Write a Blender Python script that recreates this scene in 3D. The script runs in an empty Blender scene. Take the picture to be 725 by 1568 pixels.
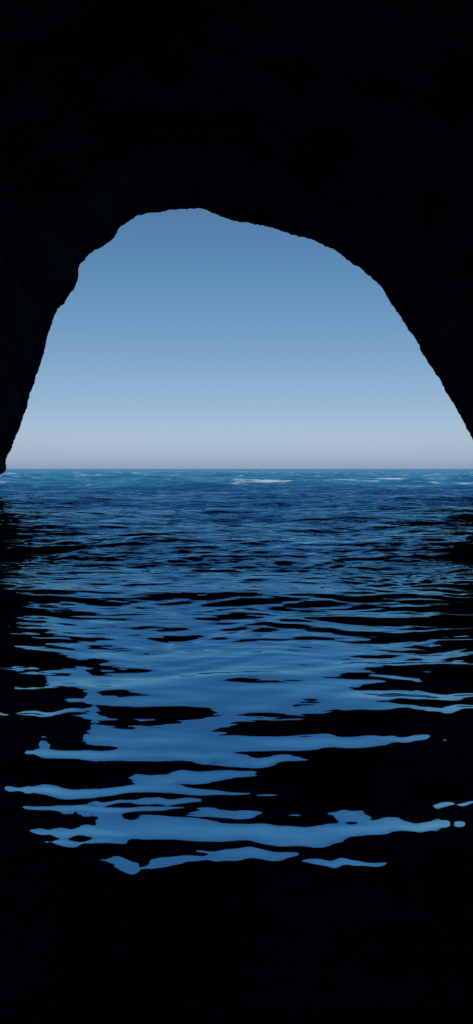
import bpy, math, random
import numpy as np
from mathutils import Vector, noise
random.seed(4); rng=np.random.default_rng(11)
sc=bpy.context.scene
sc.view_settings.view_transform='Standard'; sc.view_settings.look='None'; sc.view_settings.exposure=0
# ---------------- camera
H=1.5; F=1184.0; PITCH=math.atan(66/F)
cam=bpy.data.cameras.new('camera'); co=bpy.data.objects.new('camera',cam); sc.collection.objects.link(co)
co.location=(0,0,H); co.rotation_euler=(math.pi/2-PITCH,0,0)
cam.sensor_fit='VERTICAL'; cam.sensor_height=24; cam.lens=24*F/1568
cam.clip_start=0.05; cam.clip_end=20000; sc.camera=co
# ---------------- world
SE,SR=math.radians(58),math.radians(180)
w=bpy.data.worlds.new('World'); sc.world=w; w.use_nodes=True
nt=w.node_tree; bg=nt.nodes['Background']
sky=nt.nodes.new('ShaderNodeTexSky'); sky.sky_type='NISHITA'; sky.sun_disc=False
sky.sun_elevation=SE; sky.sun_rotation=SR; sky.air_density=1.0; sky.dust_density=1.0; sky.ozone_density=2.0
tc=nt.nodes.new('ShaderNodeTexCoord'); sx=nt.nodes.new('ShaderNodeSeparateXYZ'); nt.links.new(tc.outputs['Generated'],sx.inputs[0])
hz=nt.nodes.new('ShaderNodeValToRGB'); nt.links.new(sx.outputs['Z'],hz.inputs[0])
S=3.3
pts=[(0.0,(1.64,1.98,3.3)),(0.025,(1.50,1.76,2.58)),(0.08,(1.32,1.52,1.90)),(0.15,(1.16,1.48,1.72)),(0.24,(.98,1.48,1.68)),(0.33,(.88,1.38,1.64))]
el=hz.color_ramp.elements
el[0].position=0; el[1].position=pts[-1][0]
for p,c in pts[1:-1]: el.new(p)
for e_,(p,c) in zip(sorted(el,key=lambda q:q.position),pts): e_.color=(c[0]/S,c[1]/S,c[2]/S,1)
mm=nt.nodes.new('ShaderNodeMix'); mm.data_type='RGBA'; mm.blend_type='MULTIPLY'; mm.inputs[0].default_value=1
nt.links.new(sky.outputs[0],mm.inputs[6]); nt.links.new(hz.outputs[0],mm.inputs[7])
nt.links.new(mm.outputs[2],bg.inputs[0]); bg.inputs[1].default_value=0.055*S
sun=bpy.data.lights.new('sun','SUN'); so=bpy.data.objects.new('sun',sun); sc.collection.objects.link(so)
sun.energy=2.5; sun.angle=math.radians(0.5); sun.color=(1,0.95,0.88)
d=Vector((0,-math.cos(SE),math.sin(SE)))
so.rotation_euler=d.to_track_quat('Z','Y').to_euler(); so.location=(0,-60,90)
# ---------------- cave
D=40.0
OUT=[(-150,860),(-120,800),(-95,765),(-70,742),(-40,731),(0,727),(8,725),(12,716),(8,704),(18,690),(30,655),(42,620),(46,600),(58,570),(68,540),(74,510),(82,488),(88,474),(98,468),(104,455),(118,435),(122,420),(120,408),(135,393),(150,380),(165,372),(178,362),(182,350),(195,340),(210,330),(232,325),(245,325),(265,321),(310,319),(322,326),(350,335),(380,342),(410,347),(440,356),(465,362),(490,374),(510,381),(530,397),(550,410),(570,424),(585,440),(597,462),(615,485),(630,508),(645,535),(655,555),(668,572),(680,597),(697,620),(710,645),(725,673),(742,705),(765,730),(800,750),(840,790),(870,860)]
def px2w(px,py):
    x=(px-362.5)/F; v=(784-py)/F
    dy=math.cos(PITCH)+v*math.sin(PITCH); dz=-math.sin(PITCH)+v*math.cos(PITCH)
    return (x/dy*D, H+dz/dy*D)
P=np.array([px2w(*p) for p in OUT])
seg=np.r_[0,np.cumsum(np.hypot(*np.diff(P,axis=0).T))]
N=900
t=np.linspace(0,seg[-1],N)
ring=np.c_[np.interp(t,seg,P[:,0]),np.interp(t,seg,P[:,1])]
ker=np.exp(-0.5*(np.arange(-8,9)/3.0)**2); ker/=ker.sum()
for c_ in range(2):
    ring[:,c_]=np.convolve(np.pad(ring[:,c_],8,mode='edge'),ker,mode='valid')
C=np.array([0.5,1.0])
rad=ring-C
dirn=rad/np.linalg.norm(rad,axis=1)[:,None]
ang=np.linspace(math.pi*1.12,-math.pi*0.12,N)
ell=np.c_[np.cos(ang),np.sin(ang)]
stations=[]
ys=np.r_[np.linspace(-16,30,60),np.linspace(30.5,38,26),np.linspace(38.15,40,18)]
for y in ys:
    u=(y+16)/56.0
    off=4.5*(1-u)**0.8+ (0.0 if y>39.99 else 0.55*(40-y)**0.6)
    stations.append((y,off,min(1,(1-u)*1.6)))
inner=[]
for y,off,b in stations:
    base=ring+dirn*off
    vault=np.c_[ell[:,0]*17.5,ell[:,1]*15.5+1.0]
    r=base*(1-b*0.8)+vault*b*0.8
    close=1.0
    if y<-8: close=max(0.02,math.sqrt(max(0,1-((-8-y)/8.0)**2)))
    r=np.c_[r[:,0]*close, 1+(r[:,1]-1)*close] if close<1 else r
    inner.append(np.c_[r[:,0],np.full(N,y),r[:,1]])
outer=[]
for k in range(1,46):
    f=k/45
    off=34*f**1.6; y=40+0.5*math.sin(f*math.pi*.5)*1.2+ (0.9*f if f<.5 else .45-(f-.5)*9)
    r=ring+dirn*off
    outer.append(np.c_[r[:,0],np.full(N,y),r[:,1]])
last=outer[-1]
for k in range(1,30):
    f=k/29; y=last[0,1]-f*75; s=math.sqrt(max(0.0004,1-f**3))
    o=last.copy(); o[:,0]*=s; o[:,2]=-2+(o[:,2]+2)*s; o[:,1]=y; outer.append(o)
V=np.array(inner+outer); M=V.shape[0]
Vf=V.reshape(-1,3).copy()
dirs=np.tile(dirn,(M,1))
lip_i=len(inner)-1
for i in range(M):
    dl=abs(V[i,0,1]-40) if i<=lip_i else (i-lip_i)*0.5
    big=min(1.0,dl/5.0)
    for j in range(N):
        q=i*N+j; x,y,z=Vf[q]
        v=Vector((x,y,z))
        n=0.07*noise.noise(v*1.1)+0.045*noise.noise(v*3.1)+0.045*noise.noise(v*7.0)
        if big>0.02:
            n+=big*(1.1*noise.noise(v*0.16+Vector((7,3,1)))+0.6*noise.noise(v*0.45)+abs(big))
        Vf[q,0]+=dirs[q,0]*n; Vf[q,2]+=dirs[q,1]*n
        if i>lip_i: Vf[q,1]+=big*1.5*noise.noise(v*0.2)
def grid_mesh(name,verts,rows,cols,flip=False,smooth=True):
    idx=np.arange(rows*cols).reshape(rows,cols)
    a,b,c,d_=idx[:-1,:-1],idx[:-1,1:],idx[1:,1:],idx[1:,:-1]
    f=np.stack([a,b,c,d_] if not flip else [a,d_,c,b],-1).reshape(-1,4)
    me=bpy.data.meshes.new(name); me.vertices.add(len(verts)); me.vertices.foreach_set('co',verts.astype(np.float32).ravel())
    me.loops.add(f.size); me.loops.foreach_set('vertex_index',f.astype(np.int32).ravel())
    me.polygons.add(len(f)); me.polygons.foreach_set('loop_start',np.arange(0,f.size,4,dtype=np.int32))
    me.polygons.foreach_set('use_smooth',np.full(len(f),smooth))
    me.update(calc_edges=True); me.validate()
    ob=bpy.data.objects.new(name,me); sc.collection.objects.link(ob); return ob
cave=grid_mesh('sea_cave',Vf,M,N)
m=bpy.data.materials.new('dark_wet_rock'); m.use_nodes=True; n=m.node_tree; b=n.nodes['Principled BSDF']
geo=n.nodes.new('ShaderNodeNewGeometry')
nz=n.nodes.new('ShaderNodeTexNoise'); nz.inputs['Scale'].default_value=0.8; nz.inputs['Detail'].default_value=10; nz.inputs['Roughness'].default_value=.65
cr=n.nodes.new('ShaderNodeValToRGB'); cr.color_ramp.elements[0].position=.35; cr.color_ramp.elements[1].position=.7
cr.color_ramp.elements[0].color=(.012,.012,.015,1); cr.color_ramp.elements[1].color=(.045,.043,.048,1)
n.links.new(geo.outputs['Position'],nz.inputs['Vector']); n.links.new(nz.outputs[0],cr.inputs[0]); n.links.new(cr.outputs[0],b.inputs['Base Color'])
bp=n.nodes.new('ShaderNodeBump'); bp.inputs['Distance'].default_value=.3; bp.inputs['Strength'].default_value=.8
nz2=n.nodes.new('ShaderNodeTexNoise'); nz2.inputs['Scale'].default_value=2.5; nz2.inputs['Detail'].default_value=12
n.links.new(geo.outputs['Position'],nz2.inputs['Vector']); n.links.new(nz2.outputs[0],bp.inputs['Height']); n.links.new(bp.outputs[0],b.inputs['Normal'])
b.inputs['Roughness'].default_value=.85; b.inputs['Specular IOR Level'].default_value=.15
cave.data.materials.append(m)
# ---------------- sea
ys=[1.3]
while ys[-1]<9000:
    y=ys[-1]; k=0.0036 if y<60 else 0.005+0.00002*y
    ys.append(y+min(k,0.08)*y)
ys=np.array(ys); ys=np.r_[np.linspace(-40,-0.5,30),np.linspace(-0.3,1.25,20),ys]
fan=np.maximum(np.abs(ys),1.3)
u=np.linspace(-0.45,0.45,401); e=0.45+np.cumsum(0.0025*1.045**np.arange(1,120))
u=np.r_[-e[::-1],u,e]
Y,U=np.meshgrid(ys,u,indexing='ij'); X=U*fan[:,None]
R,Cn=Y.shape
cell=np.maximum(0.0036*np.abs(Y),0.006)
wx=X+0.35*np.sin(0.9*Y+0.7*X+1.)+0.10*np.sin(2.3*X-1.7*Y)+0.8*np.sin(0.23*Y-0.31*X+2)
wy=Y+0.16*np.sin(0.8*X+0.5*Y+.4)+0.05*np.sin(2.9*X+1.1*Y+3)+0.6*np.sin(0.27*X+.19*Y)
Z=np.zeros_like(X)
K=140; lam=np.exp(np.linspace(math.log(0.14),math.log(16),K))
yk=[-10,1,3.6,4.6,5.5,8,12,25,45,120]
envL=np.interp(Y,yk,[.3,.22,.26,.42,.62,.92,1.25,2.0,3.1,3.4])
envM=np.interp(Y,yk,[.2,.16,.20,.42,.75,1.3,1.9,2.9,3.6,3.6])
envS=np.interp(Y,yk,[.02,.03,.05,.15,.45,1.5,2.6,3.7,4.2,4.2])
gust=np.clip(1+0.35*np.sin(0.21*X+0.9*np.sin(.09*Y)+1)*np.sin(0.16*Y+0.5*np.sin(.17*X))+0.25*np.sin(.62*Y+.4*X+1.5*np.sin(.3*X)),.35,1.8)
gust=1+(gust-1)*np.clip((Y-5)/8,0,1)
for i in range(K):
    L=lam[i]*rng.uniform(.93,1.07); th=rng.normal(0,0.38 if L>.7 else .25); kk=2*math.pi/L
    s=0.0105*(1 if L<6 else 0.6)
    e_=(envS if L<0.32 else (envM if L<.8 else envL))*(gust if L<1.5 else 1)
    at=np.clip((L/cell-2.2)/3,0,1)
    ph=kk*(wx*math.sin(th)+wy*math.cos(th))+rng.uniform(0,6.28)
    Z+=e_*at*s/kk*(np.sin(ph)-(0.18*np.cos(2*ph) if L>.6 else 0))
def gy(py):
    return H/math.tan(math.atan((py-784)/F)+PITCH)
OX=[p[0] for p in OUT[5:56]]; OY=[p[1] for p in OUT[5:56]]
def eltop(px): return math.degrees(math.atan((718-np.interp(px,np.maximum.accumulate(OX),OY))/F))
blobs=[(230,1262,200,28,1),(440,1273,180,28,1),(590,1264,130,14,1),(670,1263,120,10,1),(110,1282,90,12,1),(110,1239,120,6,1),(200,1330,110,16,1),(350,1313,95,14,1),(75,1303,90,8,1),(525,1326,65,9,1),
(250,1187,75,11,1),(80,1209,130,9,1),(225,1226,55,6,1),(140,1155,140,8,1),(310,1155,75,8,1),(395,1160,50,6,1),(150,1229,35,5,1),(690,1226,40,5,1),(660,1133,60,6,1),
(520,1133,120,8,1),(240,1131,130,9,1),(90,965,110,7,1),(110,1045,100,14,1),(130,1078,130,11,1),(30,1088,60,6,1),(640,1010,90,8,1),(670,1085,80,7,1),(620,1063,90,7,1),(60,905,80,7,1),(40,860,60,5,1),(680,905,60,6,1),
(440,1254,90,7,-3.6),
(330,962,190,13,-1),(60,1004,110,15,-1),(455,978,90,9,-1),(640,948,90,9,-1),(350,1055,85,7,-1),(450,1045,140,8,-1),(30,1112,80,7,-1),(240,1106,100,6,-1),
(500,1108,110,5,-1),(310,925,70,6,-.8),(650,1038,90,7,-1),(170,1028,70,5,-1),(550,1190,240,30,-.8),(100,1180,100,9,-.7),(600,985,80,5,-1),(200,885,90,5,-.8),(600,850,60,4,-.8),(540,805,60,4,-.8),(250,855,60,3,-.7)]
Sp=np.zeros_like(X); Sn=np.zeros_like(X)
for bx,by,rx,ry,sg in blobs:
    cy=gy(by); y0=gy(by+ry); y1=gy(by-ry); hy=(y1-y0)/2; cx=(bx-362.5)/F*cy; hx=rx/F*cy
    elev=math.degrees(math.atan(H/cy)); et=eltop(bx)*0.93
    tt=min(11,max(0,elev-et)/2+(2.3 if by<1292 else 2.9)) if sg>0 else ((et+1.5-elev)/2+1.2 if elev<et+1.5 else 1.5)
    skew=rng.uniform(-.12,.12)*hy/hx*2
    xr=(X-cx)/hx
    ed=0.34*np.sin(xr*2.1+bx)+0.26*np.sin(xr*4.7+by+0.8*np.sin(xr*2.3))+0.10*np.sin(xr*9.3+bx*2+1.6*np.sin(xr*3.1))
    yy=(Y-cy-skew*(X-cx)-hy*ed)
    r2=np.abs(xr+0.3*np.sin(yy/hy*1.6+bx))**1.5+np.abs(yy/hy)**2.0
    a=abs(sg)*math.tan(math.radians(tt))*1.15/(1+0.5*r2**2.2)
    if sg>0: Sp=np.maximum(Sp,a)
    else: Sn=np.maximum(Sn,a)
Sl=Sn-Sp
dy=np.gradient(ys)
hgt=np.cumsum(Sl*dy[:,None],axis=0)
G=np.zeros_like(hgt)
for q in range(len(ys)):
    if ys[q]<0.5 or ys[q]>80: G[q]=hgt[q]; continue
    wd=0.22*ys[q]+0.25
    a_=np.searchsorted(ys,ys[q]-3*wd); b_=np.searchsorted(ys,ys[q]+3*wd)
    ww=np.exp(-0.5*((ys[a_:b_]-ys[q])/wd)**2)*dy[a_:b_]; ww/=ww.sum()
    G[q]=ww@hgt[a_:b_]
Z+=hgt-G
Z[ys>2000]*=0.3
sea=grid_mesh('sea',np.stack([X,Y,Z],-1).reshape(-1,3),R,Cn)
m=bpy.data.materials.new('sea_water'); m.use_nodes=True; n=m.node_tree; n.nodes.clear()
def nd(t): return n.nodes.new(t)
L_=n.links.new
out=nd('ShaderNodeOutputMaterial'); geo=nd('ShaderNodeNewGeometry')
body=nd('ShaderNodeBsdfDiffuse'); body.inputs[0].default_value=(.012,.13,.18,1)
gl=nd('ShaderNodeBsdfGlossy'); gl.inputs['Color'].default_value=(.38,.78,1,1); gl.inputs['Roughness'].default_value=.02
fr=nd('ShaderNodeFresnel'); fr.inputs[0].default_value=13
mix=nd('ShaderNodeMixShader')
sep=nd('ShaderNodeSeparateXYZ'); L_(geo.outputs['Position'],sep.inputs[0])
mr=nd('ShaderNodeMapRange'); mr.inputs[1].default_value=5; mr.inputs[2].default_value=30; mr.inputs[3].default_value=0.03; mr.inputs[4].default_value=1
L_(sep.outputs['Y'],mr.inputs[0])
mp=nd('ShaderNodeMapping'); mp.inputs['Scale'].default_value=(.4,1.2,1); L_(geo.outputs['Position'],mp.inputs[0])
nz=nd('ShaderNodeTexNoise'); nz.inputs['Scale'].default_value=1.3; nz.inputs['Detail'].default_value=4; L_(mp.outputs[0],nz.inputs['Vector'])
bp=nd('ShaderNodeBump'); bp.inputs['Distance'].default_value=.45; L_(mr.outputs[0],bp.inputs['Strength']); L_(nz.outputs[0],bp.inputs['Height'])
L_(bp.outputs[0],gl.inputs['Normal']); L_(bp.outputs[0],fr.inputs['Normal'])
L_(fr.outputs[0],mix.inputs[0]); L_(body.outputs[0],mix.inputs[1]); L_(gl.outputs[0],mix.inputs[2])
mp2=nd('ShaderNodeMapping'); mp2.inputs['Scale'].default_value=(.11,.16,1); mp2.inputs['Location'].default_value=(3.3,1.7,0); L_(geo.outputs['Position'],mp2.inputs[0])
nf=nd('ShaderNodeTexNoise'); nf.inputs['Scale'].default_value=1; nf.inputs['Detail'].default_value=8; nf.inputs['Roughness'].default_value=.68; L_(mp2.outputs[0],nf.inputs['Vector'])
rf=nd('ShaderNodeMapRange'); rf.inputs[1].default_value=.585; rf.inputs[2].default_value=.67; L_(nf.outputs[0],rf.inputs[0])
rd=nd('ShaderNodeMapRange'); rd.inputs[1].default_value=46; rd.inputs[2].default_value=56; L_(sep.outputs['Y'],rd.inputs[0])
mu=nd('ShaderNodeMath'); mu.operation='MULTIPLY'; L_(rf.outputs[0],mu.inputs[0]); L_(rd.outputs[0],mu.inputs[1])
foam=nd('ShaderNodeBsdfDiffuse'); foam.inputs[0].default_value=(.55,.62,.68,1)
mix2=nd('ShaderNodeMixShader'); L_(mu.outputs[0],mix2.inputs[0]); L_(mix.outputs[0],mix2.inputs[1]); L_(foam.outputs[0],mix2.inputs[2])
L_(mix2.outputs[0],out.inputs[0])
sea.data.materials.append(m)
print('sea verts',R*Cn,'cave',M*N)
